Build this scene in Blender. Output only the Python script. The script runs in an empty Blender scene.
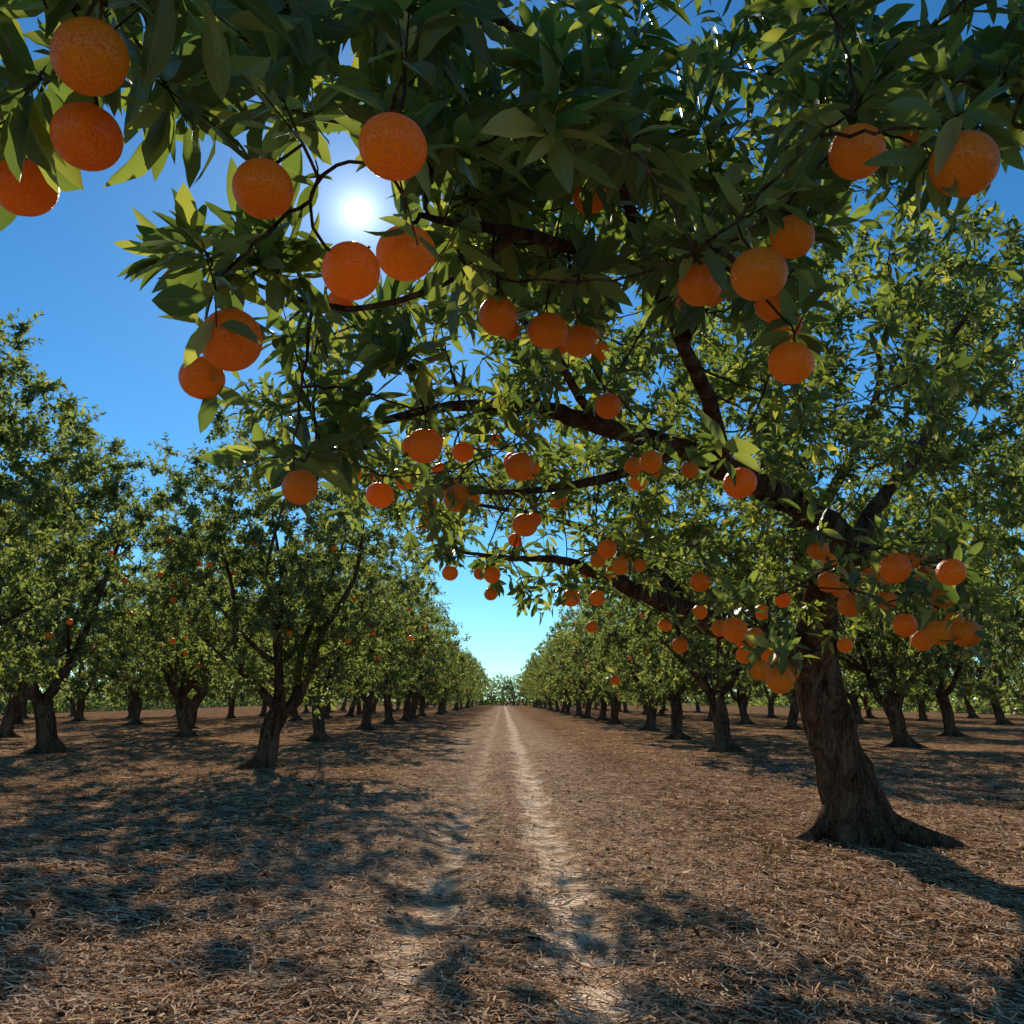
import bpy, math, random
import numpy as np
from mathutils import Vector
rng=np.random.default_rng(7)
EYE=1.2; FL=1000.; K=FL/600; TH=math.atan(188/FL)
def ray(u,v):
    a=(u-503)/FL; b=(512-v)/FL
    return np.array([a, math.cos(TH)-b*math.sin(TH), math.sin(TH)+b*math.cos(TH)])
def at(u,v,d):
    r=ray(u,v); return r*(d*K/r[1])+np.array([0,0,EYE])
SUN=ray(358,212); SUN/=np.linalg.norm(SUN)
ELEV=math.asin(SUN[2]); AZ=math.atan2(SUN[0],SUN[1])

# ------------------------------------------------ helpers
def norm(a): return a/(np.linalg.norm(a,axis=-1,keepdims=True)+1e-9)
def clear_sun(C,deg=2.6):
    """bend twigs round the opening in the canopy"""
    C=np.array(C,float);e=np.array([0,0,EYE]);v=C-e;r=np.linalg.norm(v,axis=1,keepdims=True)
    al=(v@SUN)[:,None]*SUN; perp=v-al; pl=np.linalg.norm(perp,axis=1,keepdims=True); lim=np.tan(math.radians(deg))*np.abs((v@SUN))[:,None]
    m=(pl<lim)&((v@SUN)[:,None]>0)&(r<12)
    return np.where(m,e+al+perp/(pl+1e-6)*lim,C)
class MB:
    def __init__(s): s.v=[];s.f=[];s.n=0
    def add(s,v,f,mat,uv=None,smooth=True):
        v=np.asarray(v,float).reshape(-1,3); f=np.asarray(f,int)
        if uv is None: uv=np.zeros((len(v),2))
        s.v.append((v,uv)); s.f.append((f+s.n,mat,smooth)); s.n+=len(v)
    def build(s,name,mats):
        V=np.concatenate([a for a,_ in s.v]); UV=np.concatenate([b for _,b in s.v])
        loops=np.concatenate([f.ravel() for f,_,_ in s.f])
        tot=np.concatenate([np.full(len(f),f.shape[1]) for f,_,_ in s.f])
        mi=np.concatenate([np.full(len(f),m) for f,m,_ in s.f])
        sm=np.concatenate([np.full(len(f),x) for f,_,x in s.f])
        st=np.concatenate([[0],np.cumsum(tot)[:-1]])
        me=bpy.data.meshes.new(name)
        me.vertices.add(len(V)); me.vertices.foreach_set('co',V.ravel().astype(np.float32))
        me.loops.add(len(loops)); me.loops.foreach_set('vertex_index',loops.astype(np.int32))
        me.polygons.add(len(tot)); me.polygons.foreach_set('loop_start',st.astype(np.int32))
        me.polygons.foreach_set('loop_total',tot.astype(np.int32))
        me.polygons.foreach_set('material_index',mi.astype(np.int32))
        me.polygons.foreach_set('use_smooth',sm.astype(bool))
        uvl=me.uv_layers.new(name='UVMap'); uvl.data.foreach_set('uv',UV[loops].ravel().astype(np.float32))
        for m in mats: me.materials.append(m)
        me.update(calc_edges=True); me.validate()
        return me
def obj(name,me,parent=None,loc=(0,0,0)):
    o=bpy.data.objects.new(name,me); bpy.context.scene.collection.objects.link(o)
    o.location=loc
    if parent: o.parent=parent
    return o
def tube(mb,P,R,sides,mat,knob=0.0,seed=0,burl=0.0):
    P=np.asarray(P,float);R=np.asarray(R,float);n=len(P)
    T=np.gradient(P,axis=0);T=norm(T)
    a=np.array([1,0,0.]) if abs(T[0][0])<.8 else np.array([0,1,0.])
    A=np.zeros_like(P);x=a-T[0]*a.dot(T[0]);A[0]=x/np.linalg.norm(x)
    for i in range(1,n):
        x=A[i-1]-T[i]*A[i-1].dot(T[i]);A[i]=x/(np.linalg.norm(x)+1e-9)
    B=np.cross(T,A)
    th=np.arange(sides)/sides*2*np.pi
    rr=R[:,None]*np.ones(sides)
    L=np.concatenate([[0],np.cumsum(np.linalg.norm(np.diff(P,axis=0),axis=1))])[:,None]
    if knob>0:
        rr=rr*(1+knob*(np.sin(3*th+1.1*L+seed)+.7*np.sin(5*th-1.3*L+seed*2)+.5*np.sin(2*th+3*L+seed)+.5*np.sin(9*th+1.5*L)+.3*np.sin(7*th+4*L+seed*3)))
    if burl>0:
        g=np.random.default_rng(int(seed)+50)
        for _ in range(16):
            t0=g.uniform(0,6.28);l0=g.uniform(.2,L[-1,0]);s1=g.uniform(.25,.5);s2=g.uniform(.06,.16);am=g.choice([-.7,1])*burl*g.uniform(.4,1)
            dt_=np.abs((th[None]-t0+np.pi)%(2*np.pi)-np.pi)
            rr=rr*(1+am*np.exp(-(dt_/s1)**2-((L-l0)/s2)**2))
    V=P[:,None]+rr[...,None]*(np.cos(th)[None,:,None]*A[:,None]+np.sin(th)[None,:,None]*B[:,None])
    i=np.arange(n-1)[:,None]*sides; j=np.arange(sides)[None]; j2=(j+1)%sides
    F=np.stack([i+j,i+j2,i+sides+j2,i+sides+j],-1).reshape(-1,4)
    mb.add(V.reshape(-1,3),F,mat)
def smooth_path(pts,k=6):
    pts=np.asarray(pts,float)
    P=np.vstack([2*pts[0]-pts[1],pts,2*pts[-1]-pts[-2]]);out=[]
    for i in range(1,len(P)-2):
        for t in np.arange(k)/k:
            a,b,c,d=P[i-1],P[i],P[i+1],P[i+2]
            out.append(.5*((2*b)+(-a+c)*t+(2*a-5*b+4*c-d)*t*t+(-a+3*b-3*c+d)*t**3))
    out.append(P[-2]);return np.array(out)
def leaf_t(kind):
    if kind=='hi': t=np.array([0,.10,.14,.3,.5,.7,.87,1]); w=np.array([.02,.03,.22,.42,.5,.42,.22,.0])
    elif kind=='mid': t=np.array([0,.12,.45,.8,1]); w=np.array([.02,.15,.5,.3,.0])
    else: return np.array([[0,0],[.5,.42],[0,1],[-.5,.42]]),np.array([[0,1,2],[0,2,3]])
    v=[];f=[]
    for a,b in zip(t,w):
        v+=[[-b,a],[0,a],[b,a]]
    for i in range(len(t)-1):
        k=i*3; f+=[[k,k+1,k+4,k+3],[k+1,k+2,k+5,k+4]]
    return np.array(v),np.array(f)
def leaves(mb,pos,dirs,up,size,kind,mat,rg,wr=.36):
    n=len(pos)
    if n==0:return
    T,F=leaf_t(kind)
    y=norm(dirs); z=up-(up*y).sum(1,keepdims=True)*y; z=norm(z); x=np.cross(y,z)
    lx=T[:,0][None]*wr*(1+rg.normal(0,.12,(n,1))); ly=T[:,1][None]*np.ones((n,1))
    fold=rg.uniform(.1,.55,(n,1)); curl=rg.normal(.12,.16,(n,1)); tw=rg.normal(0,.12,(n,1))
    lz=np.abs(lx)*fold*1.4-curl*ly**2+tw*lx*ly*3
    if kind!='lo': lz=lz+ .02*np.sin(ly*17+rg.uniform(0,6,(n,1)))*np.abs(T[:,0])[None]*2
    s=size[:,None,None]
    V=pos[:,None]+s*(lx[...,None]*x[:,None]+ly[...,None]*y[:,None]+lz[...,None]*z[:,None])
    F2=(F[None]+(np.arange(n)*len(T))[:,None,None]).reshape(-1,F.shape[1])
    uv=np.tile(np.stack([T[:,0]+.5,T[:,1]],1),(n,1))
    mb.add(V.reshape(-1,3),F2,mat,uv)
def twigs_with_leaves(mb,start,dirs,length,nl,size,kind,leafmat,barkmat,rg,reject=None,wr=.36,rad=.0022):
    n=len(start); dirs=norm(dirs)
    a=norm(np.cross(dirs,rg.normal(0,1,(n,3)))); b=np.cross(dirs,a)
    end=start+dirs*length[:,None]
    th=np.arange(3)/3*2*np.pi
    ring=(np.cos(th)[None,:,None]*a[:,None]+np.sin(th)[None,:,None]*b[:,None])
    V=np.concatenate([start[:,None]+ring*rad,end[:,None]+ring*rad*.5],1)
    q=np.array([[0,1,4,3],[1,2,5,4],[2,0,3,5]])
    if reject is not None:
        m=~(reject((start+end)/2)|reject(end)|reject(start));V=V[m]
    F=(q[None]+(np.arange(len(V))*6)[:,None,None]).reshape(-1,4)
    mb.add(V.reshape(-1,3),F,barkmat)
    k=np.arange(nl); s=(k+.6)/nl
    S=s[None]*np.ones((n,1))+rg.normal(0,.03,(n,nl)); S=np.clip(S,0,1)
    ph=k[None]*2.4+rg.uniform(0,6.28,(n,1))+rg.normal(0,.3,(n,nl))
    al=np.radians(78-38*S+rg.normal(0,12,(n,nl)))
    pos=start[:,None]+dirs[:,None]*(length[:,None]*S)[...,None]
    rad_=np.cos(ph)[...,None]*a[:,None]+np.sin(ph)[...,None]*b[:,None]
    d=np.cos(al)[...,None]*dirs[:,None]+np.sin(al)[...,None]*rad_
    d=d+np.array([0,0,-.12])+rg.normal(0,.1,d.shape)
    up=dirs[:,None]*.7+np.array([0,0,.7])+rg.normal(0,.3,d.shape)
    sz=size*(1+rg.normal(0,.2,(n,nl))); sz=np.clip(sz,size*.45,size*1.5)*(1-.25*(S>.85))
    pos=pos.reshape(-1,3);d=d.reshape(-1,3);up=up.reshape(-1,3);sz=sz.ravel()
    if reject is not None:
        dn=norm(d)
        m=~(reject(pos+dn*sz[:,None]*.5)|reject(pos)|reject(pos+dn*sz[:,None])); pos,d,up,sz=pos[m],d[m],up[m],sz[m]
    leaves(mb,pos,d,up,sz,kind,leafmat,rg,wr)
class Skel:
    def __init__(s): s.p=[];s.r=[]
    def addpts(s,P,R): s.p+=list(np.asarray(P));s.r+=list(R)
def grow(mb,sk,tips,barkmat,rg,sides=5,rk=.010,sag=.12,rmax=.6,fix=None):
    tips=np.asarray(tips); P0=np.array(sk.p)
    d0=np.array([np.min(np.linalg.norm(P0-t,axis=1)) for t in tips]); order=np.argsort(d0)
    cap=len(sk.p)+len(tips)*4; A=np.zeros((cap,3));Rr=np.zeros(cap);m=len(sk.p);A[:m]=P0;Rr[:m]=sk.r
    dirs=np.zeros_like(tips)
    for i in order:
        t=tips[i]; dd=np.linalg.norm(A[:m]-t,axis=1)+ .25*np.maximum(0,A[:m,2]-t[2])
        j=int(np.argmin(dd)); p0=A[j]; L=np.linalg.norm(t-p0)
        mid=(p0+t)/2+rg.normal(0,.10,3)*L+np.array([0,0,-sag*L*.3])
        ns=6 if fix is None else 12
        u=np.linspace(0,1,ns)[:,None]
        C=(1-u)**2*p0+2*u*(1-u)*mid+u*u*t
        C[1:-1]+=rg.normal(0,.018 if fix is None else .008,(ns-2,3))*L
        if fix is not None: C=fix(C)
        r0=min(Rr[j]*rmax+.0015,.003+rk*L); R=np.linspace(r0,.0025,ns)
        tube(mb,C,R,sides,barkmat)
        ii=[2,3,5] if ns==6 else [4,7,11]
        A[m:m+3]=C[ii];Rr[m:m+3]=R[ii];m+=3
        dirs[i]=t-C[-2]
    sk.p=list(A[:m]);sk.r=list(Rr[:m])
    return norm(dirs)
def sphere_t(ns,nr):
    th=np.linspace(0,np.pi,nr+1)[1:-1]; ph=np.arange(ns)/ns*2*np.pi
    v=[[0,0,.90]]
    for t in th:
        r=1-.10*math.exp(-(t/.22)**2)-.04*math.exp(-((math.pi-t)/.16)**2)
        for p in ph: v.append([r*math.sin(t)*math.cos(p),r*math.sin(t)*math.sin(p),r*math.cos(t)*.96])
    v.append([0,0,-.92]); q=[];tr=[]
    for i in range(ns): tr.append([0,1+i,1+(i+1)%ns])
    for k in range(len(th)-1):
        for i in range(ns):
            a=1+k*ns+i;b=1+k*ns+(i+1)%ns; q.append([a,a+ns,b+ns,b])
    last=len(v)-1;o=1+(len(th)-1)*ns
    for i in range(ns): tr.append([o+i,last,o+(i+1)%ns])
    return np.array(v),np.array(q),np.array(tr)
SPH={'hi':sphere_t(36,26),'lo':sphere_t(12,8)}
def oranges(mb,C,D,kind,mat,gmat,rg):
    T,Q,Tr=SPH[kind]; n=len(C)
    z=norm(np.array([0,0,1.])+rg.normal(0,.28,(n,3)));x=norm(np.cross(z,rg.normal(0,1,(n,3))));y=np.cross(z,x)
    s=(np.asarray(D)/2)[:,None,None]
    sq=1+rg.normal(0,.025,(n,1,3))
    Tt=T[None]*sq
    V=np.asarray(C)[:,None]+s*(Tt[...,:1]*x[:,None]+Tt[...,1:2]*y[:,None]+Tt[...,2:]*z[:,None])
    off=(np.arange(n)*len(T))[:,None,None]
    base=mb.n
    mb.add(V.reshape(-1,3),(Q[None]+off).reshape(-1,4),mat)
    mb.f.append(((Tr[None]+off).reshape(-1,3)+base,mat,True))
    if kind=='hi':
        k=10;a=np.arange(k)/k*2*np.pi;r=np.where(np.arange(k)%2==0,.17,.08)
        star=np.vstack([[0,0,.93],np.stack([r*np.cos(a),r*np.sin(a),np.where(np.arange(k)%2==0,.925,.90)],1)])
        SV=np.asarray(C)[:,None]+s*(star[None,:,:1]*x[:,None]+star[None,:,1:2]*y[:,None]+star[None,:,2:]*z[:,None])
        f=np.array([[0,1+i,1+(i+1)%k] for i in range(k)])
        mb.add(SV.reshape(-1,3),(f[None]+(np.arange(n)*11)[:,None,None]).reshape(-1,3),gmat)
    return np.asarray(C)+z*(np.asarray(D)/2*.9)[:,None]

# ------------------------------------------------ materials
def mat(name):
    m=bpy.data.materials.new(name);m.use_nodes=True;nt=m.node_tree
    for n in list(nt.nodes): nt.nodes.remove(n)
    return m,nt,lambda t,**k:_nd(nt,t,**k),nt.links.new
def _nd(nt,t,**k):
    n=nt.nodes.new(t)
    for a,b in k.items():
        if a.startswith('i_'):
            key=a[2:].replace('_',' '); n.inputs[int(key) if key.isdigit() else key].default_value=b
        else: setattr(n,a,b)
    return n
def ramp(n,stops):
    e=n.color_ramp.elements
    while len(e)<len(stops): e.new(.5)
    for i,(p,c) in enumerate(stops): e[i].position=p;e[i].color=(*c,1)
def leaf_mat(name,stops,trans,tfac,rough,rib=True,tv=4.0):
    m,nt,N,L=mat(name)
    g=N('ShaderNodeNewGeometry');r=N('ShaderNodeValToRGB');ramp(r,stops);L(g.outputs['Random Per Island'],r.inputs[0])
    col=r.outputs[0]
    hv=N('ShaderNodeMix',data_type='RGBA',blend_type='MULTIPLY');hv.inputs[0].default_value=1;L(col,hv.inputs[6]);hv.inputs[7].default_value=(*[c*tv for c in trans],1)
    tr=N('ShaderNodeBsdfTranslucent');L(hv.outputs[2],tr.inputs[0])
    if rib:
        p=N('ShaderNodeBsdfPrincipled',i_Roughness=rough)
        uv=N('ShaderNodeUVMap');sx=N('ShaderNodeSeparateXYZ');L(uv.outputs[0],sx.inputs[0])
        a=N('ShaderNodeMath',operation='SUBTRACT',i_1=.5);L(sx.outputs[0],a.inputs[0]);b=N('ShaderNodeMath',operation='ABSOLUTE');L(a.outputs[0],b.inputs[0])
        c=N('ShaderNodeMapRange',i_1=.015,i_2=.05,i_3=.55,i_4=0.);L(b.outputs[0],c.inputs[0])
        mx=N('ShaderNodeMix',data_type='RGBA');mx.inputs[7].default_value=(.20,.24,.07,1);L(c.outputs[0],mx.inputs[0]);L(col,mx.inputs[6]);col=mx.outputs[2]
        w=N('ShaderNodeMath',operation='MULTIPLY_ADD');L(b.outputs[0],w.inputs[0]);w.inputs[1].default_value=-1.2;L(sx.outputs[1],w.inputs[2])
        w2=N('ShaderNodeMath',operation='MULTIPLY',i_1=70.);L(w.outputs[0],w2.inputs[0]);w3=N('ShaderNodeMath',operation='SINE');L(w2.outputs[0],w3.inputs[0])
        bp=N('ShaderNodeBump',i_Strength=.25,i_Distance=.002);L(w3.outputs[0],bp.inputs['Height']);L(bp.outputs[0],p.inputs['Normal'])
        L(col,p.inputs['Base Color']);front=p
    else:
        df=N('ShaderNodeBsdfDiffuse');L(col,df.inputs[0]);gl=N('ShaderNodeBsdfGlossy',i_Roughness=rough);gl.inputs[0].default_value=(.85,.85,.78,1)
        front=N('ShaderNodeMixShader');front.inputs[0].default_value=.09;L(df.outputs[0],front.inputs[1]);L(gl.outputs[0],front.inputs[2])
    ms=N('ShaderNodeMixShader');ms.inputs[0].default_value=tfac;L(front.outputs[0],ms.inputs[1]);L(tr.outputs[0],ms.inputs[2])
    o=N('ShaderNodeOutputMaterial');L(ms.outputs[0],o.inputs[0]);return m
M_leaf=leaf_mat('orange_leaf',[(0,(.036,.060,.020)),(.45,(.062,.092,.030)),(.8,(.10,.13,.042)),(1,(.19,.20,.06))],(1.05,1.0,.42),.40,.33)
M_leaf2=leaf_mat('orchard_leaf',[(0,(.050,.070,.026)),(.5,(.082,.106,.040)),(.85,(.125,.148,.058)),(1,(.19,.19,.08))],(1.02,1.0,.48),.43,.48,False)
M_leaf3=leaf_mat('crown_leaf',[(0,(.042,.066,.022)),(.45,(.070,.098,.032)),(.8,(.11,.138,.044)),(1,(.21,.205,.06))],(1.05,1.0,.42),.41,.4,False)
def bark_mat():
    m,nt,N,L=mat('bark')
    tc=N('ShaderNodeTexCoord');mp=N('ShaderNodeMapping');mp.inputs['Scale'].default_value=(1,1,.25);L(tc.outputs['Object'],mp.inputs[0])
    n1=N('ShaderNodeTexNoise',i_Scale=34.,i_Detail=6.,i_Roughness=.72,i_Distortion=1.6);L(mp.outputs[0],n1.inputs['Vector'])
    v=N('ShaderNodeTexNoise',i_Scale=8.,i_Detail=3.,i_Distortion=1.);L(mp.outputs[0],v.inputs['Vector'])
    h=N('ShaderNodeMath',operation='MULTIPLY_ADD',i_1=.6);L(v.outputs[0],h.inputs[0]);L(n1.outputs[0],h.inputs[2])
    r=N('ShaderNodeValToRGB');ramp(r,[(.60,(.02,.012,.008)),(.74,(.12,.07,.043)),(.88,(.26,.165,.10)),(1,(.38,.26,.17))]);L(h.outputs[0],r.inputs[0])
    bp=N('ShaderNodeBump',i_Strength=1.,i_Distance=.10);L(h.outputs[0],bp.inputs['Height'])
    p=N('ShaderNodeBsdfDiffuse');L(r.outputs[0],p.inputs[0]);L(bp.outputs[0],p.inputs['Normal'])
    o=N('ShaderNodeOutputMaterial');L(p.outputs[0],o.inputs[0]);return m
M_bark=bark_mat()
def orange_mat():
    m,nt,N,L=mat('orange_peel')
    tc=N('ShaderNodeTexCoord');v=N('ShaderNodeTexVoronoi',i_Scale=290.);L(tc.outputs['Object'],v.inputs['Vector'])
    mr=N('ShaderNodeMapRange',i_1=0.,i_2=.5);L(v.outputs['Distance'],mr.inputs[0])
    bp=N('ShaderNodeBump',i_Strength=1.,i_Distance=.0018);L(mr.outputs[0],bp.inputs['Height'])
    no=N('ShaderNodeTexNoise',i_Scale=14.,i_Detail=3.);L(tc.outputs['Object'],no.inputs['Vector'])
    g=N('ShaderNodeNewGeometry');ad=N('ShaderNodeMath',operation='MULTIPLY_ADD',i_1=.5);L(g.outputs['Random Per Island'],ad.inputs[0]);L(no.outputs[0],ad.inputs[2])
    r=N('ShaderNodeValToRGB');ramp(r,[(.3,(1.0,.20,.001)),(.6,(1.0,.245,.0015)),(1,(1.0,.31,.002))]);L(ad.outputs[0],r.inputs[0])
    pm=N('ShaderNodeMapRange',i_1=0.,i_2=.6,i_3=.8,i_4=1.);L(mr.outputs[0],pm.inputs[0])
    h=N('ShaderNodeHueSaturation');L(r.outputs[0],h.inputs['Color']);L(pm.outputs[0],h.inputs['Value'])
    p=N('ShaderNodeBsdfPrincipled',i_Roughness=.33);L(h.outputs[0],p.inputs['Base Color']);L(bp.outputs[0],p.inputs['Normal']);p.inputs['Specular IOR Level'].default_value=.45
    tr=N('ShaderNodeBsdfTranslucent');tr.inputs[0].default_value=(1,.38,.003,1)
    ms=N('ShaderNodeMixShader');ms.inputs[0].default_value=.38;L(p.outputs[0],ms.inputs[1]);L(tr.outputs[0],ms.inputs[2])
    o=N('ShaderNodeOutputMaterial');L(ms.outputs[0],o.inputs[0]);return m
M_or=orange_mat()
def ground_mat():
    m,nt,N,L=mat('straw_ground')
    tc=N('ShaderNodeTexCoord')
    hs=[]
    w=N('ShaderNodeTexNoise',i_Scale=2.2,i_Detail=1.);L(tc.outputs['Object'],w.inputs['Vector'])
    wa=N('ShaderNodeVectorMath',operation='MULTIPLY_ADD');wa.inputs[1].default_value=(.5,.5,0);L(w.outputs['Color'],wa.inputs[0]);L(tc.outputs['Object'],wa.inputs[2])
    for i,(ang,sc) in enumerate([(.3,20),(1.35,26),(2.4,18)]):
        mp=N('ShaderNodeMapping');mp.inputs['Rotation'].default_value=(0,0,ang);mp.inputs['Location'].default_value=(i*3.1,i*1.7,0);
        mp2=N('ShaderNodeMapping');mp2.inputs['Scale'].default_value=(1,.15,1)
        L(wa.outputs[0],mp.inputs[0]);L(mp.outputs[0],mp2.inputs[0])
        n=N('ShaderNodeTexNoise',i_Scale=float(sc)*1.25,i_Detail=2.,i_Roughness=.6);L(mp2.outputs[0],n.inputs['Vector']);hs.append(n.outputs[0])
    a=N('ShaderNodeMath',operation='MAXIMUM');L(hs[0],a.inputs[0]);L(hs[1],a.inputs[1])
    c=N('ShaderNodeMath',operation='MAXIMUM');L(a.outputs[0],c.inputs[0]);L(hs[2],c.inputs[1])
    st=N('ShaderNodeMapRange',i_1=.51,i_2=.71);L(c.outputs[0],st.inputs[0])
    r=N('ShaderNodeValToRGB');ramp(r,[(0,(.075,.034,.015)),(.25,(.30,.155,.075)),(.6,(.66,.39,.20)),(1,(.86,.59,.35))]);L(st.outputs[0],r.inputs[0])
    big=N('ShaderNodeTexNoise',i_Scale=.7,i_Detail=6.,i_Roughness=.68);L(tc.outputs['Object'],big.inputs['Vector'])
    br=N('ShaderNodeMapRange',i_1=.32,i_2=.66,i_3=.48,i_4=1.15);L(big.outputs[0],br.inputs[0])
    h=N('ShaderNodeHueSaturation');L(r.outputs[0],h.inputs['Color']);L(br.outputs[0],h.inputs['Value'])
    sx=N('ShaderNodeSeparateXYZ');L(tc.outputs['Object'],sx.inputs[0])
    xo=N('ShaderNodeMath',operation='MULTIPLY_ADD',i_1=.9);L(big.outputs[0],xo.inputs[0]);L(sx.outputs[0],xo.inputs[2])
    def band(cen,w0,w1,amp):
        s=N('ShaderNodeMath',operation='SUBTRACT',i_1=cen+.45);L(xo.outputs[0],s.inputs[0]);ab=N('ShaderNodeMath',operation='ABSOLUTE');L(s.outputs[0],ab.inputs[0])
        q=N('ShaderNodeMapRange',interpolation_type='SMOOTHSTEP',i_1=w0,i_2=w1,i_3=amp,i_4=0.);L(ab.outputs[0],q.inputs[0]);return q.outputs[0]
    t1=band(.38,.06,.32,1.);t2=band(-.42,.02,.26,.55);t3=band(0,.9,2.3,.25)
    m1=N('ShaderNodeMath',operation='MAXIMUM');L(t1,m1.inputs[0]);L(t2,m1.inputs[1])
    pt=N('ShaderNodeTexNoise',i_Scale=2.6,i_Detail=5.,i_Roughness=.7);L(tc.outputs['Object'],pt.inputs['Vector']);pr=N('ShaderNodeMapRange',i_1=.38,i_2=.55,i_3=.35);L(pt.outputs[0],pr.inputs[0])
    m1b=N('ShaderNodeMath',operation='MULTIPLY');L(m1.outputs[0],m1b.inputs[0]);L(pr.outputs[0],m1b.inputs[1])
    m2=N('ShaderNodeMath',operation='MAXIMUM');L(m1b.outputs[0],m2.inputs[0]);L(t3,m2.inputs[1])
    dr=N('ShaderNodeValToRGB');ramp(dr,[(.3,(.66,.42,.25)),(.6,(1.,.78,.54))]);L(pt.outputs[0],dr.inputs[0])
    mx=N('ShaderNodeMix',data_type='RGBA');L(m2.outputs[0],mx.inputs[0]);L(h.outputs[0],mx.inputs[6]);L(dr.outputs[0],mx.inputs[7])
    bp=N('ShaderNodeBump',i_Strength=.9,i_Distance=.025);L(st.outputs[0],bp.inputs['Height'])
    p=N('ShaderNodeBsdfDiffuse');L(mx.outputs[2],p.inputs[0]);L(bp.outputs[0],p.inputs['Normal'])
    o=N('ShaderNodeOutputMaterial');L(p.outputs[0],o.inputs[0]);return m
M_gr=ground_mat()
def simple(name,stops):
    m,nt,N,L=mat(name);g=N('ShaderNodeNewGeometry');r=N('ShaderNodeValToRGB');ramp(r,stops);L(g.outputs['Random Per Island'],r.inputs[0])
    p=N('ShaderNodeBsdfDiffuse');L(r.outputs[0],p.inputs[0]);o=N('ShaderNodeOutputMaterial');L(p.outputs[0],o.inputs[0]);return m
M_straw=simple('dry_straw',[(0,(.09,.042,.02)),(.4,(.40,.22,.115)),(.75,(.74,.46,.26)),(1,(.92,.68,.43))])
M_dead=simple('fallen_leaf',[(0,(.06,.03,.018)),(.6,(.17,.09,.05)),(1,(.32,.2,.1))])
M_calyx=simple('calyx',[(0,(.06,.09,.02)),(1,(.1,.12,.04))])

# ------------------------------------------------ ground
def gz(x,y):
    z=.022*np.sin(x*1.3+.7*np.sin(y*.9))*np.sin(y*1.1+.5)+.012*np.sin(x*3.7+y*1.9)+.008*np.sin(y*5.1-x*4.3)
    z=z+.007*np.sin(x*9.1+2*np.sin(y*3.3))*np.sin(y*7.7+1.5*np.sin(x*4.1))
    z=z-.03*np.exp(-((x-.42)/.16)**2)-.025*np.exp(-((x+.42)/.16)**2)
    f=np.clip(1-(np.hypot(x,y)-30)/40,0,1)
    return z*f
k=8;N_=230
t=np.arange(-N_,N_+1)/N_
xs=1500*np.sinh(t*k)/math.sinh(k); ys=6+1500*np.sinh(t*k)/math.sinh(k)
X,Y=np.meshgrid(xs,ys); Z=gz(X,Y); n=len(xs)
V=np.stack([X,Y,Z],-1).reshape(-1,3)
i,j=np.meshgrid(np.arange(n-1),np.arange(n-1),indexing='ij')
F=np.stack([i*n+j,i*n+j+1,(i+1)*n+j+1,(i+1)*n+j],-1)
mb=MB();mb.add(V,F.reshape(-1,4),0);obj('ground',mb.build('ground',[M_gr]))
cm=(np.abs(xs[:-1])<1.25);rm=(ys[:-1]>-12)&(ys[:-1]<240)
Fp=F[rm][:,cm].reshape(-1,4);uq,inv=np.unique(Fp,return_inverse=True)
mb=MB();mb.add(V[uq]+[0,0,.004],inv.reshape(-1,4),0);obj('dirt_path',mb.build('dirt_path',[M_gr]))
def litter(n,rg):
    d=3.5+ (rg.random(n)**1.8)*20
    x=rg.uniform(-1,1,n)*(d*.56+.9)
    keep=rg.random(n)>.75*np.exp(-((np.abs(x)-.42)/.25)**2)
    return x[keep],d[keep]
x,y=litter(170000,rng);n=len(x)
L_=rng.uniform(.03,.17,n);w=rng.uniform(.0013,.0042,n);a=rng.uniform(0,np.pi*2,n);b=rng.normal(0,.5,n);sl=rng.normal(0,.13,n)
z0=gz(x,y)+rng.uniform(.004,.022,n)
st=[]
for kx,tt in enumerate([-.5,0,.5]):
    aa=a+b*tt; cx=x+np.cos(aa)*L_*tt; cy=y+np.sin(aa)*L_*tt; cz=z0+np.abs(sl)*L_*tt+(.25*L_*np.abs(sl) if kx==1 else 0)
    px=-np.sin(a)*w;py=np.cos(a)*w
    st.append(np.stack([cx+px,cy+py,cz],-1));st.append(np.stack([cx-px,cy-py,cz+w*.6],-1))
V=np.stack(st,1).reshape(-1,3)
F=(np.array([[0,1,3,2],[2,3,5,4]])[None]+(np.arange(n)*6)[:,None,None]).reshape(-1,4)
mb=MB();mb.add(V,F,0,smooth=False)
x,y=litter(9000,rng);n=len(x)
leaves(mb,np.stack([x,y,gz(x,y)+.012],-1),np.stack([rng.normal(0,1,n),rng.normal(0,1,n),rng.normal(0,.15,n)],-1),np.array([0,0,1.])+rng.normal(0,.3,(n,3)),rng.uniform(.03,.075,n),'mid',1,rng)
obj('straw_litter',mb.build('straw_litter',[M_straw,M_dead]))

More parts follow.
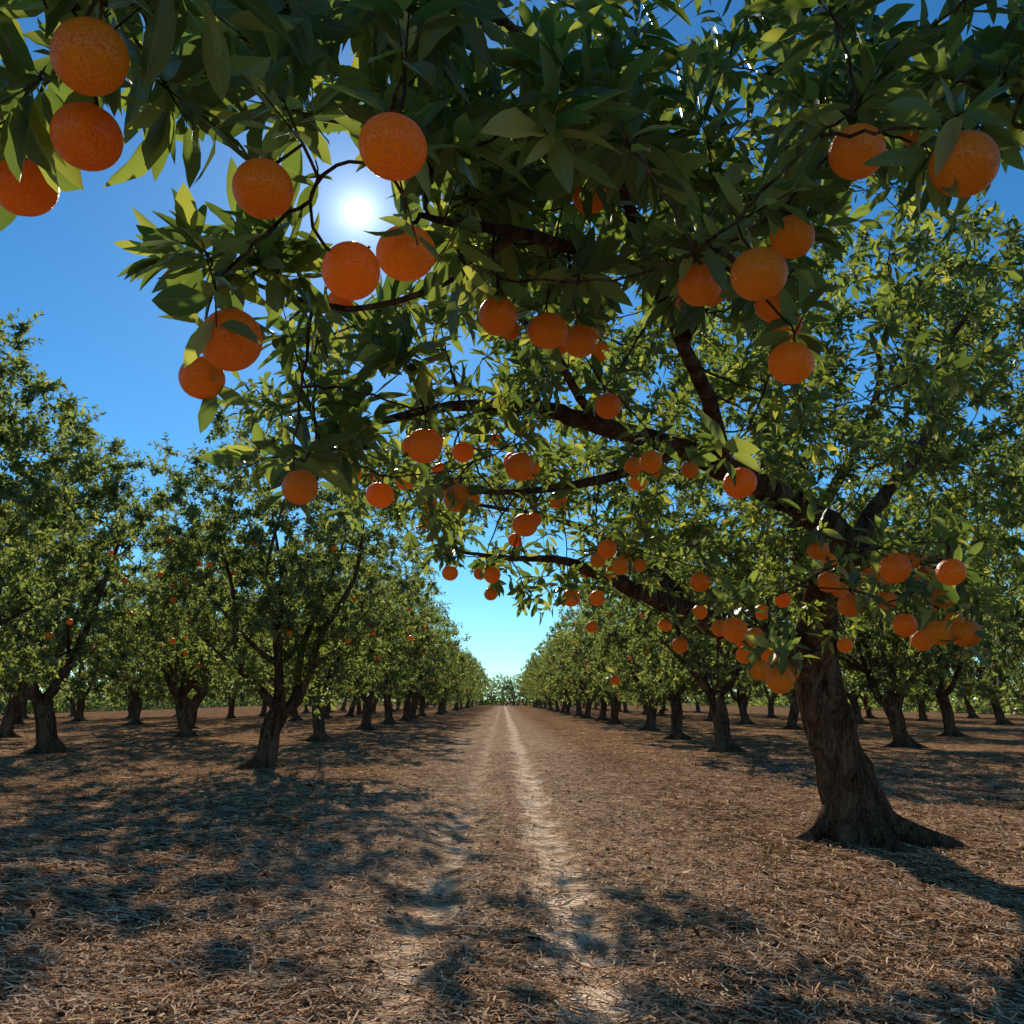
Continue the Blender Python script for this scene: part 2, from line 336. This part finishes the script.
# ------------------------------------------------ generic orchard trees (variants)
def make_tree(seed,H,R,ntip,nlf,lsz=.098,ns=5,nor=26):
    rg=np.random.default_rng(seed);mb=MB();sk=Skel()
    fh=rg.uniform(.95,1.35)
    lean=rg.normal(0,.16,2)
    P=smooth_path([[0,0,-.15],[0,0,.0],[lean[0]*.3,lean[1]*.3,.3],[lean[0]*.4+rg.normal(0,.04),lean[1]*.6,fh*.65],[lean[0],lean[1],fh]],5)
    r=np.interp(np.arange(len(P))/(len(P)-1),[0,.25,.45,1],[.33,.26,.175,.165])
    tube(mb,P,r,14,0,.06,seed,.25)
    for kk in range(5):
        a=kk*1.26+rg.normal(0,.25);q=np.array([math.cos(a),math.sin(a),0])
        tube(mb,smooth_path([[0,0,.22],q*.2+[0,0,.08],q*.36+[0,0,.01],q*.6+[0,0,-.06]],3),np.linspace(.11,.03,10),7,0,.05,seed+kk)
    sk.addpts(P[-3:],r[-3:])
    nl=rg.integers(4,6)
    for kk in range(nl):
        a=kk/nl*6.28+rg.normal(0,.3);q=np.array([math.cos(a),math.sin(a),0]);o=R*rg.uniform(.4,.65)
        top=H*rg.uniform(.55,.75)
        pts=[P[-1]-[0,0,.08],P[-1]+q*.22*o+[0,0,.22],P[-1]+q*.5*o+[0,0,.45*(top-fh)*.8]+rg.normal(0,.14,3),P[-1]+q*.8*o+[0,0,.7*(top-fh)]+rg.normal(0,.2,3),P[-1]*[1,1,0]+q*o+[0,0,top]]
        pts=smooth_path(pts,4);rr=np.linspace(.105,.018,len(pts));tube(mb,pts,rr,9,0,.07,seed+kk);sk.addpts(pts[3:],rr[3:])
        m=pts[6];a2=a+rg.choice([-.8,.8]);q2=np.array([math.cos(a2),math.sin(a2),0])
        p2=smooth_path([m,m+q2*.35*R*.6+[0,0,.3],m+q2*R*.55+[0,0,.5+rg.uniform(0,.6)]],4);rr=np.linspace(.06,.015,len(p2));tube(mb,p2,rr,7,0,.05,seed);sk.addpts(p2,rr)
    tips=[];lob=rg.normal(0,1,(7,3));lob=norm(lob);amp=rg.uniform(.12,.32,7)
    cz=H*.54+.2;rz=H-cz
    while len(tips)<ntip:
        v=norm(rg.normal(0,1,3));s=rg.random()**.38
        k_=.82+sum(am*max(0,float(v@l))**3 for l,am in zip(lob,amp))-.08*math.sin(5*math.atan2(v[1],v[0])+seed)*abs(v[2]-.2)
        p=np.array([v[0]*R,v[1]*R,v[2]*rz])*s*k_
        p[2]+=cz
        g=math.sin(p[0]*2.3+seed)*math.sin(p[1]*2.1+seed*2)*math.sin(p[2]*2.5)
        if g<-.42 : continue
        if p[2]<1.15: continue
        tips.append(p)
    tips=np.array(tips)
    d=grow(mb,sk,tips,0,rg,4,.014)
    S=np.repeat(tips,ns,0);D=norm(np.repeat(d,ns,0)*.6+rg.normal(0,.8,(len(S),3))+[0,0,.1])
    S=S-D*.05
    twigs_with_leaves(mb,S,D,rg.uniform(.22,.48,len(S)),nlf,lsz,'lo',1,0,rg,wr=.52,rad=.004)
    idx=rg.permutation(len(tips));idx=[q for q in idx if tips[q][2]<H*.62 and np.hypot(*tips[q][:2])>R*.5][:nor]
    C=tips[idx]*[1.08,1.08,1]+rg.normal(0,.05,(len(idx),3))-[0,0,.14]
    oranges(mb,C,rg.uniform(.085,.11,len(idx)),'lo',2,3,rg)
    return mb.build('orange_tree_v%d'%seed,[M_bark,M_leaf2,M_or,M_calyx])
variants=[make_tree(11,6.3,2.6,430,15),make_tree(12,6.8,2.7,440,15),make_tree(13,6.0,2.5,410,15),make_tree(14,7.0,2.6,440,15),make_tree(15,6.4,2.8,440,15)]
lowv=[make_tree(21,6.4,2.7,260,7,.17,4),make_tree(22,6.9,2.6,260,7,.17,4),make_tree(23,6.2,2.8,260,7,.17,4)]
rr=random.Random(5)
def plant(x,y,v,s=1,rot=None,parent=None,name='orange_tree',low=False):
    o=obj(name,lowv[v%3] if low else variants[v],parent,(x*.985,y*K,0));o.scale=(s*rr.uniform(.95,1.05),s*rr.uniform(.95,1.05),s*rr.uniform(.96,1.06));o.rotation_euler=(0,0,rot if rot is not None else rr.uniform(0,6.28));return o
for (x,y,v,s) in [(-4.35,11,0,1.0),(-10.6,14.2,1,1.25),(-7.6,7.6,3,.92),(-13.6,26,2,1.15),(-5.6,18.5,4,1.08),(-5.7,25.2,1,1.15),(-10.6,20.3,3,1.1),(-16.5,20,0,1.2),
                  (5.3,14.4,3,1.05),(5.95,24.5,1,1.1),(15.3,20.6,2,1.1),(10.6,10.2,4,1.1),(10.6,16.0,0,1.15),(12.2,25.5,3,1.1),(18.6,28.5,4,1.1),(5.6,19.4,2,1.0),(18.0,15,1,1.1)]:
    plant(x,y,v,s)
far=bpy.data.objects.new('distant_orange_trees',None);bpy.context.scene.collection.objects.link(far)
c=0
for row in [-32,-25,-18.6,-12.2,-5.9,5.9,12.2,18.6,25,32]:
    y=31 if abs(row)<20 else 26
    while y<(125 if abs(row)<14 else (75 if abs(row)<22 else 48)):
        plant(row+rr.uniform(-.4,.4),y+rr.uniform(-.5,.5),rr.randrange(5),rr.uniform(1.0,1.2),parent=far,name='crown_%d'%c,low=True);c+=1
        y+=4.8+(y-30)*.05
for x in np.arange(-26,27,2.6):
    plant(x,135+rr.uniform(-4,4),rr.randrange(5),rr.uniform(.85,1.1),parent=far,name='crown_%d'%c,low=True);c+=1
mb=MB();rg=np.random.default_rng(9);n=30000
sgn=rg.choice([-1,1],n);ty=rg.random(n)
X_=rg.uniform(-70,70,n);Y_=rg.uniform(222,230,n)
side=rg.random(n)<.6
Y_=np.where(side,45+185*ty,Y_);X_=np.where(side,sgn*(38+rg.uniform(0,3,n)+ty*14),X_)
H_=2.4+.8*np.sin(X_*.5)+.5*np.sin(X_*1.7+Y_*.3)+.4*np.sin(Y_*.9)
P_=np.stack([X_,Y_,rg.random(n)*np.maximum(H_,.8)],-1)
leaves(mb,P_,rg.normal(0,1,(n,3)),rg.normal(0,1,(n,3)),rg.uniform(.35,.7,n),'lo',0,rg,.7)
obj('distant_shrubs',mb.build('distant_shrubs',[M_leaf2]))

# ------------------------------------------------ the big orange tree reaching over the camera
rg=np.random.default_rng(3)
mb=MB();sk=Skel()
def limb(pts,sides=12,knob=.06,reg=True,seed=0,k=6,jit=.10,burl=.12):
    pts=np.array(pts,float);P=np.array([at(*p[:3]) for p in pts]);R=pts[:,3]
    C=smooth_path(P,k);rr_=np.interp(np.linspace(0,len(R)-1,len(C)),np.arange(len(R)),R)
    C[1:-1]+=rg.normal(0,1,C[1:-1].shape)*rr_[1:-1,None]*jit
    tube(mb,C,rr_,sides,0,knob,seed,burl)
    if reg: sk.addpts(C[::2],rr_[::2])
limb([(866,855,5.33,.40),(862,838,5.33,.33),(854,805,5.33,.26),(836,755,5.3,.215),(824,710,5.25,.20),(816,670,5.2,.20),(815,640,5.1,.17)],48,.055,False,1,14,0,.3)
base=at(858,836,5.33)
for q,l,w in [((1,-.35),.65,.16),((-.9,-.1),.45,.14),((.3,-1),.45,.13),((-.5,-.9),.4,.12),((.9,.6),.5,.12),((-.6,.8),.4,.12),((1,.1),.45,.13)]:
    q=np.array([q[0],q[1],0]);q/=np.linalg.norm(q);b0=np.array([base[0]-.02,base[1],0])
    C=smooth_path([b0+[0,0,.42]+q*.05,b0+q*.22+[0,0,.17],b0+q*.42*l/.5+[0,0,.05],b0+q*(l+.1)+[.03,.03,.0],b0+q*(l+.3)+[0,0,-.06]],5)
    tube(mb,C,np.linspace(w,.025,len(C)),12,0,.08,l*9,.2)
limb([(816,672,5.2,.16),(770,640,5.0,.12),(720,625,4.7,.095),(680,608,4.4,.08),(640,592,4.1,.06),(600,575,3.9,.04),(560,560,3.7,.025),(510,558,3.5,.015),(460,552,3.4,.008)],12,seed=2)
limb([(816,650,5.15,.17),(816,615,5.0,.155),(826,580,4.7,.13),(852,552,4.4,.12),(812,515,4.0,.105),(770,490,3.7,.085),(725,470,3.4,.07),(680,447,3.1,.055),(600,425,2.8,.042),(540,408,2.6,.036),(480,405,2.4,.026),(420,412,2.2,.018),(350,432,2.0,.011),(300,452,1.8,.006)],14,seed=3)
limb([(725,470,3.4,.05),(712,410,2.8,.038),(680,340,2.2,.027),(650,280,1.8,.022),(590,255,1.5,.019),(520,232,1.25,.013),(450,222,1.1,.008),(420,215,1.0,.005)],10,seed=4)
limb([(684,340,2.2,.024),(740,250,1.9,.020),(800,190,1.6,.015),(880,140,1.4,.010),(960,120,1.2,.007),(1040,130,1.1,.005)],10,seed=5)
limb([(650,280,1.8,.020),(620,180,1.5,.015),(560,80,1.2,.011),(480,0,1.0,.008),(400,-70,.9,.007),(250,-60,.85,.006),(150,-20,.8,.005),(70,10,.72,.004)],10,seed=6)
limb([(520,232,1.25,.010),(440,285,1.3,.008),(360,308,1.3,.007),(290,296,1.25,.006),(220,270,1.2,.004)],8,seed=7)
limb([(852,552,4.4,.08),(880,500,4.5,.055),(925,440,4.4,.038),(940,360,4.3,.024),(985,290,4.1,.012)],10,seed=8)
limb([(816,620,5.0,.12),(800,540,5.6,.085),(775,440,6.0,.06),(755,330,5.8,.04),(715,240,5.3,.02)],10,seed=9)
limb([(800,540,5.6,.07),(850,460,6.3,.05),(880,380,6.6,.035),(870,330,6.5,.02)],10,seed=10)
limb([(850,552,4.4,.06),(900,555,3.7,.04),(940,560,3.2,.025),(980,575,2.7,.012)],9,seed=11)
limb([(680,450,3.1,.035),(600,480,3.0,.025),(520,492,2.9,.016),(450,490,2.7,.01)],8,seed=12)
limb([(700,617,4.5,.06),(640,560,5.2,.045),(560,520,6.2,.033),(480,505,7.0,.022),(410,488,8.1,.012)],8,seed=13)
limb([(600,425,2.8,.025),(575,390,2.5,.02),(553,350,2.2,.013),(500,300,1.9,.008)],8,seed=14)
def gap(p):
    v=norm(p-np.array([0,0,EYE]));return (v@SUN)>math.cos(math.radians(1.75))
def tipsin(lst,q=1.):
    out=[]
    for cu,cv,ru,rv,d0,d1,n in lst:
        c_=0;n=n*q
        while c_<n:
            a,b=rg.uniform(-1,1,2)
            if a*a+b*b>1: continue
            u=cu+ru*a;v=cv+rv*b
            if (u-358)**2+(v-212)**2<52**2: c_+=.34;continue
            out.append(at(u,v,rg.uniform(d0,d1)));c_+=1
    return np.array(out)
fr=[(90,57,83),(87,137,74),(25,187,66),(263,189,66),(393,147,76),(351,271,62),(406,253,63),(231,340,67),(202,378,48),(300,487,38),(350,473,24),
(498,316,44),(548,331,40),(580,341,36),(472,282,26),(590,197,38),(611,140,30),(759,274,60),(792,237,48),(700,285,48),(773,303,42),(785,325,36),(791,363,46),(857,152,60),(902,145,40),(964,164,72),(744,315,24),
(608,406,28),(424,446,36),(463,452,22),(520,467,30),(380,495,28),(525,525,26),(558,500,18),(607,549,20),(598,560,16),(620,566,18),(651,462,24),(638,482,18),(634,466,20),(740,483,34),(690,470,18),
(450,573,16),(492,575,17),(480,574,13),(491,594,14),(571,598,18),(597,598,16),(592,627,12),(818,550,22),(828,582,22),(850,605,24),(895,568,32),(951,572,30),(966,633,30),(940,632,26),(905,625,24),(945,597,24),(700,582,20),(735,630,26),(755,637,20),(780,680,28),(760,670,22),(745,655,18),(680,645,16),(783,600,16),(762,612,16),(922,640,22),(845,645,16),
(340,303,30),(425,523,13),(495,440,14),(490,425,14),(458,498,30),(405,480,20),(412,478,15),(470,500,20),(440,470,16),(285,70,36),(735,290,22),(560,345,22),(596,330,20),(510,330,24),(870,575,16),(886,600,20),(925,575,18),(700,612,15),(665,625,14),(610,572,14),(615,680,10),(430,505,16),(515,540,14),(375,480,16),(648,532,12),(830,560,14),
(530,470,20),(514,462,22),(452,490,22),(534,520,16),(556,503,14),(412,446,22),(432,440,24),(720,628,18),(742,640,16),(768,655,18),(790,672,18),(935,596,20),(912,560,18),(955,622,20),(887,575,20),(840,590,16),(858,598,18),(640,458,18),(655,470,16),(690,300,30),(712,292,30),(600,352,20),(585,572,12),(640,565,14),(625,555,14)]
fr=np.array(fr,float)
dia=np.where(fr[:,2]>44,.088,np.where(fr[:,2]>24,.088,.082))*(1+rg.normal(0,.03,len(fr)))
FC=np.array([at(u,v,dm*600/px) for (u,v,px),dm in zip(fr,dia)])
top=oranges(mb,FC,dia,'hi',2,3,rg)
hang=clear_sun(top+np.array([0,0,1])*rg.uniform(.02,.06,len(top))[:,None]+rg.normal(0,.012,(len(top),3)),1.9)
fd=grow(mb,sk,hang,0,rg,5,.008,fix=clear_sun)
for a,b in zip(hang,top): tube(mb,[a,(a+b)/2+rg.normal(0,.003,3),b],[.0025,.0025,.003],5,0)
S=np.repeat(hang,2,0);D=norm(np.repeat(fd,2,0)+rg.normal(0,.6,(len(S),3))+[0,0,.5])
twigs_with_leaves(mb,S,D,rg.uniform(.06,.14,len(S)),6,.085,'hi',1,0,rg,gap,.33)
near=tipsin([(90,-10,110,40,.65,.95,8),(15,100,30,50,.7,.9,2),(140,70,45,50,.75,1,4),(200,10,110,35,.9,1.3,7),(330,50,100,75,.9,1.4,18),(500,80,160,110,.9,1.6,40),(480,190,90,60,1.,1.6,16),
 (720,90,170,120,1.0,1.8,42),(900,60,130,90,.9,1.6,26),(960,100,70,40,1,1.4,7),(230,272,70,28,1.1,1.35,8),(620,230,140,70,1.2,1.9,24),(560,290,140,60,1.4,2,14),(740,220,90,70,1.4,2,14),(360,350,80,50,1.4,1.9,9),(300,440,50,35,1.5,1.9,8)],.78)
d=grow(mb,sk,near,0,rg,6,.009,fix=clear_sun)
S=np.repeat(near,2,0);D=norm(np.repeat(d,2,0)+rg.normal(0,.4,(len(S),3))+[0,0,.1])
twigs_with_leaves(mb,S-D*.03,D,rg.uniform(.08,.18,len(S)),10,.116,'hi',1,0,rg,gap,.30)
mid=tipsin([(420,380,150,75,2.0,2.9,40),(600,350,160,120,2.3,3.3,66),(800,290,160,150,2.3,3.4,66),(740,475,80,40,3.3,3.9,12),(430,470,120,50,2.6,3.4,32),(560,500,110,50,3.0,3.8,26),(600,560,120,35,3.4,4.2,22),(930,575,70,50,3.0,4,24),(470,555,50,30,3.4,3.9,9),(650,100,330,120,2,3.4,36),(960,310,90,110,2.6,3.8,34),(920,440,80,70,3.3,4.2,24)],.74)
d=grow(mb,sk,mid,0,rg,5,.010,fix=clear_sun)
S=np.repeat(mid,3,0);D=norm(np.repeat(d,3,0)+rg.normal(0,.55,(len(S),3)))
twigs_with_leaves(mb,S-D*.03,D,rg.uniform(.15,.28,len(S)),10,.09,'mid',4,0,rg,gap,.35)
farr=tipsin([(870,390,200,150,4.2,7.6,300),(700,400,150,140,4.0,6.2,110),(700,570,150,45,4.4,5.4,50),(890,570,150,50,4.6,7,90),(450,500,80,35,6.6,8.6,55),(650,150,320,150,3.4,5,44),(990,400,70,150,4,7,90),(560,470,80,50,5,6.6,24)],.85)
d=grow(mb,sk,farr,0,rg,4,.012,fix=clear_sun)
S=np.repeat(farr,4,0);D=norm(np.repeat(d,4,0)*.8+rg.normal(0,.65,(len(S),3)))
twigs_with_leaves(mb,S-D*.04,D,rg.uniform(.18,.36,len(S)),13,.085,'lo',4,0,rg,gap,.46,.003)
obj('orange_tree',mb.build('big_orange_tree',[M_bark,M_leaf,M_or,M_calyx,M_leaf3]))

# ------------------------------------------------ light, sky, camera
sc=bpy.context.scene
w=bpy.data.worlds.new('World');sc.world=w;w.use_nodes=True;nt=w.node_tree
try: w.cycles.sampling_method='NONE'
except Exception as e: print(e)
for n in list(nt.nodes): nt.nodes.remove(n)
N=lambda t,**k:_nd(nt,t,**k);L=nt.links.new
sky=N('ShaderNodeTexSky',sky_type='NISHITA');sky.sun_disc=False;sky.sun_elevation=ELEV;sky.sun_rotation=AZ;sky.air_density=1.0;sky.dust_density=.05;sky.ozone_density=3.5;sky.altitude=1800
hs=N('ShaderNodeHueSaturation',i_Saturation=1.2);L(sky.outputs[0],hs.inputs['Color'])
tn=N('ShaderNodeMix',data_type='RGBA',blend_type='MULTIPLY');tn.inputs[0].default_value=1;tn.inputs[7].default_value=(.66,.95,.96,1);L(hs.outputs[0],tn.inputs[6])
bg=N('ShaderNodeBackground',i_Strength=.13);L(tn.outputs[2],bg.inputs[0])
tc=N('ShaderNodeTexCoord');dt=N('ShaderNodeVectorMath',operation='DOT_PRODUCT');dt.inputs[1].default_value=tuple(SUN);nv=N('ShaderNodeVectorMath',operation='NORMALIZE');L(tc.outputs['Generated'],nv.inputs[0]);L(nv.outputs[0],dt.inputs[0])
ac=N('ShaderNodeMath',operation='ARCCOSINE');L(dt.outputs['Value'],ac.inputs[0])
core=N('ShaderNodeMapRange',interpolation_type='SMOOTHSTEP',i_1=math.radians(.35),i_2=math.radians(.75),i_3=6.,i_4=0.);L(ac.outputs[0],core.inputs[0])
def ex(deg,amp,prev):
    e1=N('ShaderNodeMath',operation='MULTIPLY',i_1=-1/math.radians(deg));L(ac.outputs[0],e1.inputs[0]);e2=N('ShaderNodeMath',operation='EXPONENT');L(e1.outputs[0],e2.inputs[0])
    e3=N('ShaderNodeMath',operation='MULTIPLY_ADD',i_1=amp);L(e2.outputs[0],e3.inputs[0]);L(prev,e3.inputs[2]);return e3.outputs[0]
g1=ex(.8,1.6,core.outputs[0]);g2=ex(5.5,.34,g1)
bg2=N('ShaderNodeBackground');bg2.inputs[0].default_value=(.92,.98,1,1);L(g2,bg2.inputs[1])
ad=N('ShaderNodeAddShader');L(bg.outputs[0],ad.inputs[0]);L(bg2.outputs[0],ad.inputs[1])
o=N('ShaderNodeOutputWorld');L(ad.outputs[0],o.inputs[0])
sl=bpy.data.lights.new('sun','SUN');sl.energy=5;sl.angle=math.radians(.4);sl.color=(1,.91,.78)
so=bpy.data.objects.new('sun',sl);sc.collection.objects.link(so);so.location=(-10,40,35)
so.rotation_euler=Vector(tuple(-SUN)).to_track_quat('-Z','Y').to_euler()
cam=bpy.data.cameras.new('camera');co=bpy.data.objects.new('camera',cam);sc.collection.objects.link(co)
co.location=(0,0,EYE);co.rotation_euler=(math.radians(90)+TH,0,0);cam.sensor_width=36;cam.lens=36*FL/1024;cam.shift_x=9/1024;cam.clip_end=5000;cam.clip_start=.02
sc.camera=co
sc.view_settings.view_transform='Standard';sc.view_settings.look='None';sc.view_settings.exposure=0
print('ok')
